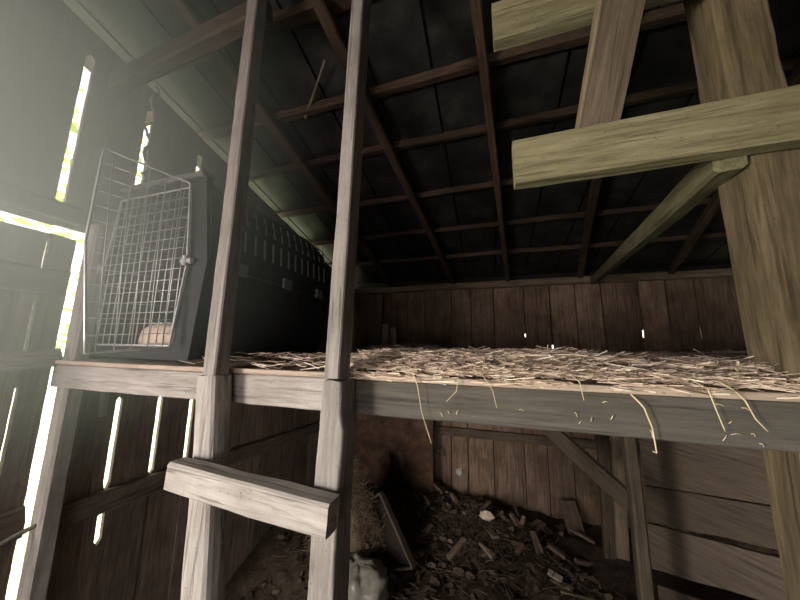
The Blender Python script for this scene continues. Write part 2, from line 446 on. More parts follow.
# lower posts (in front of the beam) and the slim uprights standing on them
def log_post(name, spine, mat, label, seed, flat=.0):
    """rough post from rings; spine = (x, y, z, half width, half depth)"""
    vs = []; fs = []; n = 20; segs = 46
    import bisect
    zs = [s[2] for s in spine]
    for i in range(segs+1):
        z = zs[0]+(zs[-1]-zs[0])*i/segs
        k = min(max(bisect.bisect_right(zs, z)-1, 0), len(spine)-2)
        u = (z-zs[k])/(zs[k+1]-zs[k]); a, b2 = spine[k], spine[k+1]
        x, y, hw, hd = (a[q]+(b2[q]-a[q])*u for q in (0, 1, 3, 4))
        for j in range(n):
            t_ = 2*math.pi*j/n; c, s_ = math.cos(t_), math.sin(t_)
            p = .42+flat
            cx = math.copysign(abs(c)**p, c); sy = math.copysign(abs(s_)**p, s_)
            d = 1+.06*mn.noise(V((cx*1.5+seed, sy*1.5, z*5)))+.03*mn.noise(V((cx*5+seed, sy*5, z*14)))
            vs.append((x+hw*cx*d, y+hd*sy*d, z+(.006*mn.noise(V((cx*3, sy*3, seed))) if i in (0, segs) else 0)))
    for i in range(segs):
        for j in range(n):
            a = i*n+j; c = i*n+(j+1) % n; fs.append((a, c, c+n, a+n))
    fs.append(tuple(range(n))[::-1]); fs.append(tuple(segs*n+j for j in range(n)))
    # local X along the post so the grain follows it
    M = Matrix(((0, 1, 0, 0), (0, 0, 1, 0), (1, 0, 0, 0), (0, 0, 0, 1)))
    vs = [tuple(M.inverted() @ V(v)) for v in vs]
    return tag(link(name, vs, fs, mat, M), label, 'post')
log_post('loft_post', [(-.555, .572, -.05, .042, .033), (-.62, .572, .95, .040, .033), (-.642, .572, 1.28, .034, .033), (-.657, .572, 1.424, .033, .033)], GREY,
         'rough round-edged grey post under the left end of the crossbar', 3, .25)
log_post('loft_post', [(-.325, .572, -.05, .030, .033), (-.314, .572, 1.0, .029, .033), (-.311, .572, 1.25, .027, .033), (-.306, .572, 1.33, .029, .033), (-.311, .572, 1.36, .024, .033), (-.310, .572, 1.43, .022, .033)], GREY,
         'split grey post under the middle of the loft, behind the crossbar end', 8, -.24)
o = bar('upright', (-.647, .565, 1.426), (-.668, .585, 2.66), .040, .042, GREY, up=(0, -1, 0), seed=61, wob=.0015, bev=.08)
tag(o, 'slim grey upright beside the pet crate, running to the roof', 'upright')
o = bar('upright', (-.313, .565, 1.432), (-.306, .60, 2.615), .035, .050, GREY, up=(0, -1, 0), seed=62, wob=.0015, bev=.08)
tag(o, 'slim pale upright standing on the split post, running to the roof', 'upright')
o = bar('crossbar', (-.664, .509, 1.219), (-.276, .509, 1.200), .042, .057, GREY, seed=63, wob=.002, bev=.10, rough=.0015)
tag(o, 'short thick crossbar nailed across the two posts below the loft', 'crossbar')

# corner post at the left wall
o = bar('corner_post', (-1.385, .655, -.02), (-1.385, .655, 1.93), .05, .052, GREY, up=(0, 1, 0), seed=64, wob=.002)
tag(o, 'pale post on the left wall beside the bright gap', 'post')
o = bar('board_stub', (XL+.012, .765, 1.335), (XL+.012, .765, 1.225), .02, .022, GREY, up=(1, 0, 0), seed=65)
tag(o, 'short pale board stub on the dark left wall under the loft', 'board')

# plank gate at far left, foliage showing over its top
root = thing('plank_gate', (XL, .1, .02), 'grey plank gate at the far left, bright gap above and beside it', 'gate')
mb = MB()
boards(mb, 'Y', XL, .02, [-.36, -.2, -.03, .13, .30, .42, .545, .612], .05, 1.865, {5: [(1.41, 1.64, .0), (1.06, 1.36, .006)], 6: [(1.46, 1.64, .007), (1.74, 1.84, .008), (1.08, 1.36, .009)]}, -1, 12)
mb.build('gate_boards', WALLL, root)
for (y0, z0, y1, z1, w, h, m, s) in ((-.36, 1.70, .60, 1.70, .02, .085, RAILW, 1), (-.36, 1.35, .615, 1.445, .035, .06, RAILG, 2), (-.36, .93, .61, .95, .02, .09, RAILW, 3)):
    mb = MB(); mb.bar((XL+.004+w/2, y0, z0), (XL+.004+w/2, y1, z1), w, h, seed=80+s, wob=.005)
    mb.build('gate_rail', m, root)
mb = MB(); pts = [(XL+.04+.006*math.sin(i*.9), .2+.45*i/14, .905+.012*math.sin(i*.5)+.02*i/14) for i in range(15)]
mb.tube(pts, [.012-.0004*i for i in range(15)], 7)
tag(mb.build('branch', GREY, smooth=True), 'thin crooked branch hung along the gate at lower left', 'branch')

# ================================================================== RIGHT TIMBERS
o = bar('right_post', (.492, .688, -.02), (.508, .688, 3.0), .085, .085, POSTW, up=(0, -1, 0), seed=90, wob=.003, bev=.10, rough=.001)
o.data.transform(Matrix.Identity(4))
tag(o, 'thick square post at the right rising through the loft edge', 'post')
o = bar('nailed_board', (.062, .622, 1.893), (.80, .622, 1.905), .032, .100, OLIVE, seed=91, wob=.0015, bev=.06)
tag(o, 'pale board nailed across the thick right post, full left end in view', 'board', None)
o = bar('nailed_board', (.032, .622, 2.262), (.80, .622, 2.275), .032, .105, OLIVE, seed=92, wob=.0015, bev=.06)
tag(o, 'pale board at the top edge of the view, above the other nailed board', 'board', None)
o = bar('leaning_board', (.238, .672, 1.965), (.318, .33, 2.58), .090, .016, BRACEW, up=(.3, -1, .15), seed=93, wob=.001)
tag(o, 'brown board leaning up from behind the nailed board, pale left edge', 'board')
o = bar('sloping_tie', (.435, .64, 1.856), (.862, 2.80, 2.075), .045, .058, OLIVE, seed=94, wob=.002)
tag(o, 'long tie running from the thick right post back to the wall plate', 'tie')

# ================================================================== PET CRATE
CX0, CX1, CY0, CY1, CZ0, CZM, CZ1 = -1.392, -.865, .69, 1.46, 1.448, 1.765, 2.075
root = thing('pet_crate', (-1.13, 1.07, CZ0), 'black plastic pet crate with wire door, on the loft at left', 'pet crate')
def rrect(x0, x1, y0, y1, r, n=5):
    p = []
    for cx, cy, a in ((x1-r, y1-r, 0), (x0+r, y1-r, 90), (x0+r, y0+r, 180), (x1-r, y0+r, 270)):
        for i in range(n+1):
            q = math.radians(a+90*i/n); p.append((cx+r*math.cos(q), cy+r*math.sin(q)))
    return p
def shell(rings, cap0, cap1):
    vs = []; fs = []; n = len(rings[0][0])
    for pts, z in rings: vs += [(x, y, z) for x, y in pts]
    for i in range(len(rings)-1):
        for j in range(n):
            a = i*n+j; c = i*n+(j+1) % n; fs.append((a, c, c+n, a+n))
    if cap0: fs.append(tuple(range(n))[::-1])
    if cap1: fs.append(tuple((len(rings)-1)*n+j for j in range(n)))
    return vs, fs
# the shells are open at the front: three walls plus floor / roof, doubled for thickness
def u_shell(z0, z1, ins0, ins1, top):
    mb = MB(); th = .012; levels = 8
    def path(ins, off):
        x0, x1, y1 = CX0+ins+off, CX1-ins-off, CY1-ins-off; r = .06
        p = [(x0, CY0+off*0)]
        p += [(x0+r-r*math.cos(math.radians(a)), y1-r+r*math.sin(math.radians(a))) for a in range(0, 91, 15)]
        p += [(x1-r+r*math.sin(math.radians(a)), y1-r+r*math.cos(math.radians(a))) for a in range(0, 91, 15)]
        p += [(x1, CY0)]
        # more points along the straight sides
        out = []
        for i in range(len(p)-1):
            m_ = 12 if (V(p[i])-V(p[i+1])).length > .2 else 1
            for k in range(m_): out.append(tuple(V(p[i]).lerp(V(p[i+1]), k/m_)))
        return out+[p[-1]]
    N = len(path(0, 0))
    o = 0; vs = []; fs = []
    for off in (0, th):
        for l in range(levels+1):
            u = l/levels; z = z0+(z1-z0)*u
            ins = ins0+(ins1-ins0)*u
            if top and u > .7: ins += .05*((u-.7)/.3)**2
            if not top and u < .2: ins += .02*((.2-u)/.2)**2
            vs += [(x, y, z) for x, y in path(ins, off)]
    for s in range(2):
        for l in range(levels):
            for j in range(N-1):
                a = s*(levels+1)*N+l*N+j
                f = (a, a+1, a+1+N, a+N); fs.append(f if s else f[::-1])
    B = (levels+1)*N
    for l in range(levels):
        for j in (0, N-1):
            a = l*N+j; fs.append((a, a+N, a+N+B, a+B))
    for j in range(N-1):
        for l in (0, levels):
            a = l*N+j; fs.append((a, a+1, a+1+B, a+B))
    # floor or roof
    l = levels if top else 0
    ring = [l*N+j for j in range(N)]
    fs.append(tuple(ring))
    mb.add(vs, fs)
    return mb
u_shell(CZ0, CZM, .03, .0, False).build('lower_shell', BLACKP, root)
u_shell(CZM, CZ1, .0, .035, True).build('upper_shell', BLACKP, root)
mb = MB()   # seam flange between the two shells
mb.bar((CX1+.004, CY0+.02, CZM), (CX1+.004, CY1-.05, CZM), .016, .022, wob=0, seg=4)
mb.bar((CX0-.002, CY0+.02, CZM), (CX0-.002, CY1-.05, CZM), .012, .022, wob=0, seg=4)
mb.bar((CX0+.05, CY1+.004, CZM), (CX1-.05, CY1+.004, CZM), .016, .022, wob=0, seg=4)
mb.build('flange', BLACKP, root)
for y in (.80, 1.05, 1.30):
    mb = MB(); mb.bar((CX1+.016, y-.025, CZM), (CX1+.016, y+.025, CZM), .012, .045, wob=0, seg=2, bev=.25)
    mb.build('latch_clip', GREYP, root)
mb = MB()   # front rim: hexagonal opening in a black face
def hexa(cx, z0, z1, wt, wm, wb, zm=None):
    zm = zm or (z0+z1)/2
    return [(cx-wb, z0), (cx+wb, z0), (cx+wm, zm), (cx+wt, z1), (cx-wt, z1), (cx-wm, zm)]
HC = -1.150
inner = hexa(HC, 1.492, 2.035, .178, .213, .178)
outer = [(CX0+.03, CZ0), (CX1-.03, CZ0), (CX1, CZM), (CX1-.05, CZ1), (CX0+.05, CZ1), (CX0, CZM)]
vs = []; fs = []
for y in (CY0-.012, CY0+.012):
    vs += [(x, y, z) for x, z in outer]+[(x, y, z) for x, z in inner]
for i in range(6):
    j = (i+1) % 6
    fs += [(i, j, 6+j, 6+i), (12+i, 18+i, 18+j, 12+j), (i, 12+i, 12+j, j), (6+i, 6+j, 18+j, 18+i)]
mb.add(vs, fs)
mb.build('front_rim', BLACKP, root)
mb = MB()   # pale lip along the top of the front
mb.bar((CX0+.06, CY0-.004, CZ1+.004), (CX1-.05, CY0-.004, CZ1+.004), .05, .02, wob=0, seg=4, bev=.3)
mb.build('top_lip', GREYP, root)
# vent slots: two rows of pale bars imitating daylight showing through, on the right-hand side, a row each of separate parts
for row, (z0, z1) in enumerate(((1.955, 2.035), (1.845, 1.925))):
    for k in range(13):
        y = .79+.05*k-(.012 if row else 0)
        ins0 = .035*(z0-CZM)/(CZ1-CZM); ins1 = .035*(z1-CZM)/(CZ1-CZM)
        if z1 > 1.99: ins1 += .014
        mb = MB(); mb.bar((CX1-ins0+.003, y, z0), (CX1-ins1+.003, y+.004, z1), .008, .007, up=(0, 1, 0), wob=0, seg=3, bev=.3)
        mb.build('slot_light_bar', SLOTLIT, root)

def wire_door(P, name, nv, nh, r_frame, r_bar, parent):
    """P(s, t): s in 0..1 across, t in 0..1 up -> point; hexagonal frame with a grid of wires"""
    def half(t): return 1-.16*abs(2*t-1)                 # bulges at mid height
    fr = MB()
    ring = [(-half(0), 0), (half(0), 0), (1, .5), (half(1), 1), (-half(1), 1), (-1, .5)]
    pts = []
    for i in range(6):
        a, b_ = ring[i], ring[(i+1) % 6]
        for k in range(6):
            u = k/6; pts.append(P((a[0]+(b_[0]-a[0])*u)*.5+.5, a[1]+(b_[1]-a[1])*u))
    fr.tube(pts, r_frame, 7, True)
    f = fr.build(name, WIRE, parent, smooth=True)
    gr = MB()
    for i in range(1, nv):
        s = i/nv*2-1; lim = (1-abs(s))/.16/2 if abs(s) > .84 else .5
        gr.tube([P(s*.5+.5, .5-min(.5, lim)), P(s*.5+.5, .5), P(s*.5+.5, .5+min(.5, lim))], r_bar, 5)
    for j in range(1, nh):
        t = j/nh; h = half(t)
        gr.tube([P(.5-h*.5, t), P(.5, t), P(.5+h*.5, t)], r_bar*.6, 5)
    g_ = gr.build('wire_grid', WIRE, f, smooth=True)
    return f
y_ = CY0-.018
d = wire_door(lambda s, t: V((HC-.213+.426*s, y_, 1.492+.543*t)), 'wire_door', 13, 15, .0035, .0018, root)
d['label'] = 'closed hexagonal wire door'
A0, A1 = V((-.935, .665, 1.49)), V((-.935, .665, 2.03))
B0, B1 = V((-.985, .46, 1.47)), V((-1.055, .45, 2.055))
def P2(s, t):
    return (A0.lerp(A1, t)).lerp(B0.lerp(B1, t), s)
d = wire_door(P2, 'wire_door', 6, 13, .0032, .0015, root)
d['label'] = 'second wire door swung open toward the viewer'
for p in ((HC-.215, CY0-.025, CZM), (HC+.215, CY0-.025, CZM)):
    mb = MB(); mb.bar((p[0]-.022, p[1], p[2]), (p[0]+.022, p[1], p[2]), .016, .018, wob=0, seg=2, bev=.3)
    mb.bar((p[0], p[1]-.008, p[2]-.016), (p[0], p[1]-.008, p[2]+.016), .012, .012, wob=0, seg=2, bev=.3)
    mb.build('door_latch', WIRE, root)

# rounded tan cushion inside the crate
def blob(name, c, r, mat, label, cat, seed, sq=2.0, amp=.1, freq=3, flatb=None, n=28, group=None):
    vs = []; fs = []
    for i in range(n//2+1):
        ph = -math.pi/2+math.pi*i/(n//2)
        for j in range(n):
            th = 2*math.pi*j/n
            q = V((math.cos(ph)*math.cos(th), math.cos(ph)*math.sin(th), math.sin(ph)))
            k = (abs(q.x)**sq+abs(q.y)**sq+abs(q.z)**sq)**(-1/sq)
            d = 1+amp*mn.noise(q*freq+V((seed, 0, 0)))+amp*.5*mn.noise(q*freq*2.7+V((0, seed, 0)))
            p = V((q.x*r[0], q.y*r[1], q.z*r[2]))*k*d
            if flatb is not None: p.z = max(p.z, flatb)
            vs.append(tuple(p))
    for i in range(n//2):
        for j in range(n):
            a = i*n+j; b2 = i*n+(j+1) % n; fs.append((a, b2, b2+n, a+n))
    o = link(name, vs, fs, mat, Matrix.Translation(V(c)), smooth=True)
    return tag(o, label, cat, group)
blob('cushion', (-1.12, .80, 1.515), (.125, .09, .06), CUSH, 'pale tan rounded cushion lying inside the pet crate', 'cushion', 4, 2.6, .06, 2)

# ================================================================== STRAW ON THE LOFT
def deck_h(x, y):
    f = math.exp(-((y-.82)/.19)**2)*min(1, max(.15, (x+.42)/.15))*min(1, max(.35, (.75-x)/.5))
    h = .008+.030*f*(.75+.5*mn.noise(V((x*5, y*5, 0))))+.012*max(0, mn.noise(V((x*2.2, y*2.2, 3))))
    h += .035*math.exp(-((x+.75)**2/.10+(y-2.3)**2/.12))+.04*math.exp(-((y-2.45)/.25)**2)*(.8+.5*mn.noise(V((x*3, 5, 0))))
    return h
vs = []; fs = []; NX, NY = 130, 90
for j in range(NY+1):
    for i in range(NX+1):
        x = -.86+2.7*i/NX; y = .612+2.21*j/NY
        if x < -.33 and y < .62: pass
        e = min(1, (y-.612)/.06)
        vs.append((x, y, 1.4385+(deck_h(x, y)+.004*mn.noise(V((x*40, y*40, 0))))*e))
for j in range(NY):
    for i in range(NX):
        a = j*(NX+1)+i; fs.append((a, a+1, a+NX+2, a+NX+1))
# strands lie over the mat in the same object
def strand(vs, fs, p, a, L, r, tilt, curve, rr):
    dx, dy = math.cos(a), math.sin(a); o = len(vs); n = 3
    for i in range(4):
        u = i/3-.5
        q = V((p[0]+dx*L*u-dy*curve*(u*u*4-1), p[1]+dy*L*u+dx*curve*(u*u*4-1), p[2]+tilt*L*u+rr*(.25-u*u)*.1))
        for k in range(n):
            t_ = 2*math.pi*k/n
            vs.append((q.x-dy*r*math.cos(t_), q.y+dx*r*math.cos(t_), q.z+r*math.sin(t_)))
    for i in range(3):
        for k in range(n):
            c = o+i*n+k; e = o+i*n+(k+1) % n; fs.append((c, e, e+n, c+n))
    fs.append((o, o+2, o+1)); fs.append((o+9, o+10, o+11))
for k in range(24000):
    if k < 18000:
        x = R.uniform(-.33, 1.1); y = .622+abs(R.gauss(0, .17)); L = R.uniform(.02, .095)
        if y > 1.3: continue
    elif k < 20000:
        x = R.uniform(-.85, -.3); y = R.uniform(.62, 1.6); L = R.uniform(.03, .10)
        if R.random() < (.8 if x < -.62 else .55): continue
    elif k < 21200:
        x = R.gauss(-.78, .25); y = R.gauss(2.35, .25); L = R.uniform(.04, .15)
        if y > 2.8 or x < -1.35: continue
    else:
        x = R.uniform(-.8, 1.8); y = R.choice((R.uniform(1.0, 2.8), R.gauss(2.4, .2))); L = R.uniform(.04, .15)
        if y > 2.8: continue
    z = 1.4385+deck_h(x, y)*min(1, max(0.1, (y-.6)/.05))+R.uniform(-.003, .022 if .68 < y < 1.1 else .008)
    a = R.gauss(0, .7) if R.random() < .6 else R.uniform(0, 3.14)
    if abs(math.sin(a))*L*.5 > y-.604 and R.random() < .93: a = R.gauss(0, .12)
    strand(vs, fs, (x, y, z), a, L, R.uniform(.0004, .0012), R.gauss(0, .14), R.gauss(0, .006), R.gauss(0, .05))
for k in range(420):
    x = R.uniform(-.3, .9)
    if mn.noise(V((x*9, 1, 4))) < -.1: continue
    strand(vs, fs, (x, R.uniform(.594, .612), R.uniform(1.430, 1.444)), R.gauss(0, .18), R.uniform(.02, .07), R.uniform(.0006, .0014), R.gauss(0, .1), R.gauss(0, .004), 0)
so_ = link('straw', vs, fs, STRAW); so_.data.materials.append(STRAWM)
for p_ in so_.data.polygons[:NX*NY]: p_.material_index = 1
tag(so_, 'loose straw scattered over the loft boards', 'straw', None, 'stuff')

# stalks hanging over the front beam (measured one by one)
ST = [('long curved straw stalk hanging over the beam beside the middle upright', [(-.162, .64, 1.462), (-.155, .594, 1.452), (-.143, .590, 1.42), (-.135, .592, 1.37), (-.115, .590, 1.315)], .0018),
      ('small forked straw tuft on the beam right of the long hanging stalk', [(-.055, .62, 1.452), (-.062, .592, 1.44), (-.066, .592, 1.415), (-.085, .592, 1.395)], .0014),
      ('thin straw stalk drooping below the loft edge near the beam middle', [(-.02, .62, 1.452), (-.012, .592, 1.442), (.002, .592, 1.42), (.008, .590, 1.39)], .0014),
      ('knobbly straw stalk hanging under the beam above the square under-loft post', [(.226, .604, 1.425), (.232, .594, 1.415), (.238, .592, 1.406), (.246, .592, 1.375), (.248, .592, 1.338), (.243, .592, 1.34)], .0026),
      ('straight straw stalk hanging on the beam left of the thick post', [(.322, .63, 1.453), (.326, .594, 1.440), (.331, .592, 1.41), (.338, .592, 1.379)], .002),
      ('bent straw stalk hanging on the beam nearest the thick post', [(.352, .62, 1.453), (.358, .594, 1.440), (.368, .592, 1.425), (.376, .592, 1.40), (.388, .592, 1.383)], .0022),
      ('short straw bit caught under the loft edge, nearest the knobbly stalk', [(.14, .62, 1.455), (.148, .592, 1.442), (.152, .592, 1.412)], .0016)]
for l, pts, r in ST:
    mb = MB(); P = []
    for i in range(len(pts)-1):
        for k in range(4): P.append(V(pts[i]).lerp(V(pts[i+1]), k/4))
    P.append(V(pts[-1]))
    mb.tube(P, [r*.55*(1-.4*i/len(P)) for i in range(len(P))], 6)
    tag(mb.build('straw_stalk', STALK, smooth=True), l, 'straw stalk', 'stalks hanging from the loft edge')
for i in range(18):     # tiny flecks stuck on the face of the beam
    x = R.uniform(-.1, .45); z = R.uniform(1.36, 1.42); a = R.uniform(0, 3.1); L = R.uniform(.005, .012)
    mb = MB(); mb.tube([(x-L/2*math.cos(a), .6045, z-L/2*math.sin(a)), (x, .602, z+.002), (x+L/2*math.cos(a), .6045, z+L/2*math.sin(a))], .0006, 5)
    tag(mb.build('straw_fleck', STALK), 'tiny straw fleck stuck to the face of the front beam', 'straw fleck', 'straw flecks on the beam')
# pale crumpled scrap on the loft
blob('crumpled_scrap', (-.275, .70, 1.468), (.022, .02, .016), PALE, 'pale crumpled scrap on the loft edge beside the middle upright', 'scrap', 9, 1.6, .5, 2.2)
# twig standing up in the straw at right
mb = MB(); mb.tube([(.42, .68, 1.452), (.418, .68, 1.47), (.421, .678, 1.482)], .002, 6)
tag(mb.build('twig', STALK), 'short upright twig in the straw near the thick post', 'twig')
# stub posts in the far corner
o = bar('corner_stub', (-1.0, 2.74, 1.45), (-1.0, 2.74, 1.72), .07, .03, DECKW, up=(0, 1, 0), seed=101)
tag(o, 'pale board stub standing at the far left corner of the loft', 'board')
o = bar('corner_stub', (-.90, 2.70, 1.45), (-.915, 2.74, 1.68), .06, .025, DECKW, up=(0, 1, 0), seed=102)
tag(o, 'shorter board stub right of the first in the far loft corner', 'board')
o = bar('corner_board', (-1.12, 2.70, 1.45), (-1.12, 2.74, 2.02), .17, .02, BRACEW, up=(0, 1, 0), seed=103)
tag(o, 'upright brown board behind the middle upright in the far corner', 'board')

# ================================================================== UNDER THE LOFT
# ragged-holed dark sheet against the back wall
def sheet_with_hole():
    hole = [(-0.909, 0.552), (-0.805, 0.572), (-0.767, 0.501), (-0.775, 0.434), (-0.747, 0.373), (-0.692, 0.299), (-0.691, 0.188), (-0.726, 0.088), (-0.908, 0.058), (-0.948, 0.149), (-0.951, 0.263), (-0.915, 0.367), (-0.888, 0.453)]
    x0, x1, z0, z1 = -1.30, -.505, .05, 1.345
    c = V((-0.825, 0.331)); n = len(hole); ring = []
    for hx, hz in hole:
        d = (V((hx, hz))-c).normalized(); s = []
        if d.x > 1e-6: s.append((x1-c.x)/d.x)
        if d.x < -1e-6: s.append((x0-c.x)/d.x)
        if d.y > 1e-6: s.append((z1-c.y)/d.y)
        if d.y < -1e-6: s.append((z0-c.y)/d.y)
        q = c+d*min(s); ring.append([q.x, q.y])
    for k in ((x0, z0), (x1, z0), (x1, z1), (x0, z1)):   # snap the nearest ring point to each corner
        i = min(range(n), key=lambda j: (ring[j][0]-k[0])**2+(ring[j][1]-k[1])**2); ring[i] = list(k)
    vs = []; fs = []; lv = 10
    def pt(i, l):
        a = V(hole[i]); b2 = V(ring[i]); p = a.lerp(b2, (l/lv)**1.3)
        return p.x, p.y
    for s, y in ((0, 2.66), (1, 2.668)):
        for l in range(lv+1):
            for i in range(n):
                x, z = pt(i, l); vs.append((x, y+.008*mn.noise(V((x*4, z*4, 2))), z))
    B = (lv+1)*n
    for l in range(lv):
        for i in range(n):
            j = (i+1) % n; a, b2, c2, d2 = l*n+i, l*n+j, (l+1)*n+j, (l+1)*n+i
            fs.append((a, b2, c2, d2)); fs.append((B+d2, B+c2, B+b2, B+a))
    for i in range(n):
        j = (i+1) % n; fs.append((j, i, B+i, B+j)); a = lv*n; fs.append((a+i, a+j, B+a+j, B+a+i))
    return vs, fs
tag(link('holed_sheet', *sheet_with_hole(), RUST), 'dark rust-brown sheet with a ragged black hole, under the loft', 'sheet')
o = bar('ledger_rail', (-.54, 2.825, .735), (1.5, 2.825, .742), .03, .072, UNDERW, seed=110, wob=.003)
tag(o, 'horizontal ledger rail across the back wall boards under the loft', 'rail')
for i, (x, z, s) in enumerate(((-.47, .55, .045), (-.30, .40, .03))):
    nm = 'rusty rag scrap nailed on the first back wall board beside the holed sheet' if i == 0 else 'small pale chip stuck on the second back wall board under the loft'
    blob('wall_chip', (x, 2.836, z), (s, .014, s), SCRAPM if i == 0 else PALE, nm, 'scrap', 20+i, 1.5, .5, 2)
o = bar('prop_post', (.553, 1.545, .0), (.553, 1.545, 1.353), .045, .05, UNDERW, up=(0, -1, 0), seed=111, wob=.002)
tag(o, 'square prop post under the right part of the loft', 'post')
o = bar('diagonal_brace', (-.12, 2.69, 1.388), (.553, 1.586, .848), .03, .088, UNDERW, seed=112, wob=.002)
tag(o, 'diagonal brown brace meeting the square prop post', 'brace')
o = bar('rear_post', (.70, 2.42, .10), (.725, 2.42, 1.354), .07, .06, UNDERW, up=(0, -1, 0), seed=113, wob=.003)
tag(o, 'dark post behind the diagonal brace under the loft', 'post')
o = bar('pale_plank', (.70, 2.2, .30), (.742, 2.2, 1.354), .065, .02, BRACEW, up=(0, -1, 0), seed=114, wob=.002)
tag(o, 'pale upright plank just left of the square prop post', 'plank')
o = bar('leaning_offcut', (.565, 2.62, .135), (.535, 2.76, .325), .115, .02, SCRAPM, up=(0, -1, .3), seed=115, wob=.003)
tag(o, 'small board offcut leaning on the back wall under the loft', 'offcut')

# plank partition at the right under the loft (planks sag to the right)
mb = MB()
def plank(tl, bl, tr_, br_, seed):
    tl, bl, tr_, br_ = map(V, (tl, bl, tr_, br_)); n = 24; vs = []; fs = []
    nrm = (tr_-tl).cross(bl-tl).normalized()*.02
    for i in range(n+1):
        u = i/n; a = tl.lerp(tr_, u); c = bl.lerp(br_, u)
        w = .004*mn.noise(V((u*5, seed, 0))); 
        a = a+V((0, 0, w)); c = c+V((0, 0, .004*mn.noise(V((u*6, seed, 5)))))
        vs += [tuple(a), tuple(c), tuple(c+nrm), tuple(a+nrm)]
    for i in range(n):
        for j in range(4):
            p = i*4+j; q = i*4+(j+1) % 4; fs.append((p, q, q+4, p+4))
    fs.append((3, 2, 1, 0)); fs.append((4*n, 4*n+1, 4*n+2, 4*n+3))
    mb.add(vs, fs)
PX0, PY0, PX1, PY1 = .775, 2.03, 1.19, 1.44
def prt(zl0, zl1, zr0, zr1, s, dx=0): plank((PX0+dx, PY0, zl1), (PX0+dx, PY0, zl0), (PX1+dx, PY1, zr1), (PX1+dx, PY1, zr0), s)
prt(.775, 1.06, .965, 1.21, 1); prt(.595, .770, .815, .955, 2, .004); prt(.37, .585, .635, .775, 3, -.006); prt(.12, .30, .42, .55, 4, .01)
PM = Matrix.Translation((PX0, PY0, 0)) @ Matrix.Rotation(math.atan2(PY1-PY0, PX1-PX0), 4, 'Z')
mb.v = [tuple(PM.inverted() @ V(v)) for v in mb.v]
tag(mb.build('wall_partition', PLANK, M=PM), 'partition of sagging horizontal planks under the loft', None, None, 'structure')

# open wooden tray tipped on its side
root = thing('wooden_tray', (-.66, 1.9, .2), 'tipped open wooden tray with pale edges, in litter under the loft', 'tray')
Q = [V((-.93, 1.98, .36)), V((-.70, 1.94, .56)), V((-.455, 1.84, .25)), V((-.74, 1.88, .15))]   # left, top, right, bottom
nrm = (Q[1]-Q[0]).cross(Q[3]-Q[0]).normalized()
if nrm.y > 0: nrm = -nrm
mb = MB(); mb.add(Q+[q-nrm*.012 for q in Q], [(0, 1, 2, 3), (7, 6, 5, 4)]+[(i, i+4, (i+1) % 4+4, (i+1) % 4) for i in range(4)])
mb.build('tray_panel', TRAYM, root)
for i in range(4):
    a, c = Q[i]+nrm*.018, Q[(i+1) % 4]+nrm*.018
    bar('tray_side', a, c, .012, .042, UNDERW, up=nrm, parent=root, seed=120+i, wob=.001)
# hay heap beside it
vs = []; fs = []
for k in range(2600):
    u = R.random(); a = R.uniform(0, 6.28); zt = .52*(1-u)
    rad = .20*math.sqrt(u)*(1+.25*math.sin(a*3))
    x = -.92+rad*math.cos(a); y = 1.80+.8*rad*math.sin(a)
    z = hfloor(x, y)+.02+max(0, zt*.9-.0)*R.uniform(.75, 1.02)
    strand(vs, fs, (x, y, z), R.uniform(0, 6.28), R.uniform(.05, .16), R.uniform(.0008, .0016), R.gauss(-.3, .5), R.gauss(0, .015), 0)
n0 = len(vs); NR, NS = 12, 22
for i in range(NR+1):
    for j in range(NS):
        u = i/NR; a = 6.283*j/NS; rad = .19*math.sqrt(u)
        x = -.92+rad*math.cos(a); y = 1.80+.8*rad*math.sin(a)
        vs.append((x, y, hfloor(x, y)+.40*(1-u)+.02*mn.noise(V((x*20, y*20, 1)))))
for i in range(NR):
    for j in range(NS):
        a = n0+i*NS+j; c = n0+i*NS+(j+1) % NS; fs.append((a, c, c+NS, a+NS))
tag(link('hay', vs, fs, HAY), 'heap of hay beside the middle post under the loft', 'hay', None, 'stuff')
# crumpled plastic sack at bottom centre
blob('plastic_sack', (-.71, 1.60, .245), (.155, .12, .125), SACKM, 'crumpled cloudy plastic sack on the floor beside the middle post', 'sack', 31, 2.3, .24, 3.2, flatb=-.14, n=44)

# litter and wood scraps
vs = []; fs = []
for k in range(6500):
    x = R.uniform(-1.35, 1.5); y = R.uniform(1.05, 2.78)
    if R.random() < .45: x = R.gauss(-.05, .45); y = R.gauss(2.4, .25)
    if not (-1.3 < x < 1.55 and .9 < y < 2.78) or x > 1.06-(y-1.44)*.7: continue
    z = hfloor(x, y)+R.uniform(.0, .025)
    if R.random() < .45:
        strand(vs, fs, (x, y, z+.004), R.uniform(0, 6.28), R.uniform(.03, .14), R.uniform(.001, .0028), R.gauss(0, .25), R.gauss(0, .01), 0)
    else:
        s = R.uniform(.008, .032); a = R.uniform(0, 6.28); M = Matrix.Translation((x, y, z)) @ Matrix.Rotation(a, 4, 'Z') @ Matrix.Rotation(R.gauss(0, .6), 4, 'X')
        o = len(vs); c = R.uniform(-.4, .5)*s
        for p in ((-s, -s*.45, c), (0, -s*.6, 0), (s, -s*.3, c), (s*1.1, s*.3, c), (0, s*.6, 0), (-s, s*.4, c)): vs.append(tuple(M @ V(p)))
        fs += [(o, o+1, o+4, o+5), (o+1, o+2, o+3, o+4)]
tag(link('leaf_litter', vs, fs, LITTER), 'dry leaves and bits of bark over the dirt floor under the loft', 'litter', None, 'stuff')
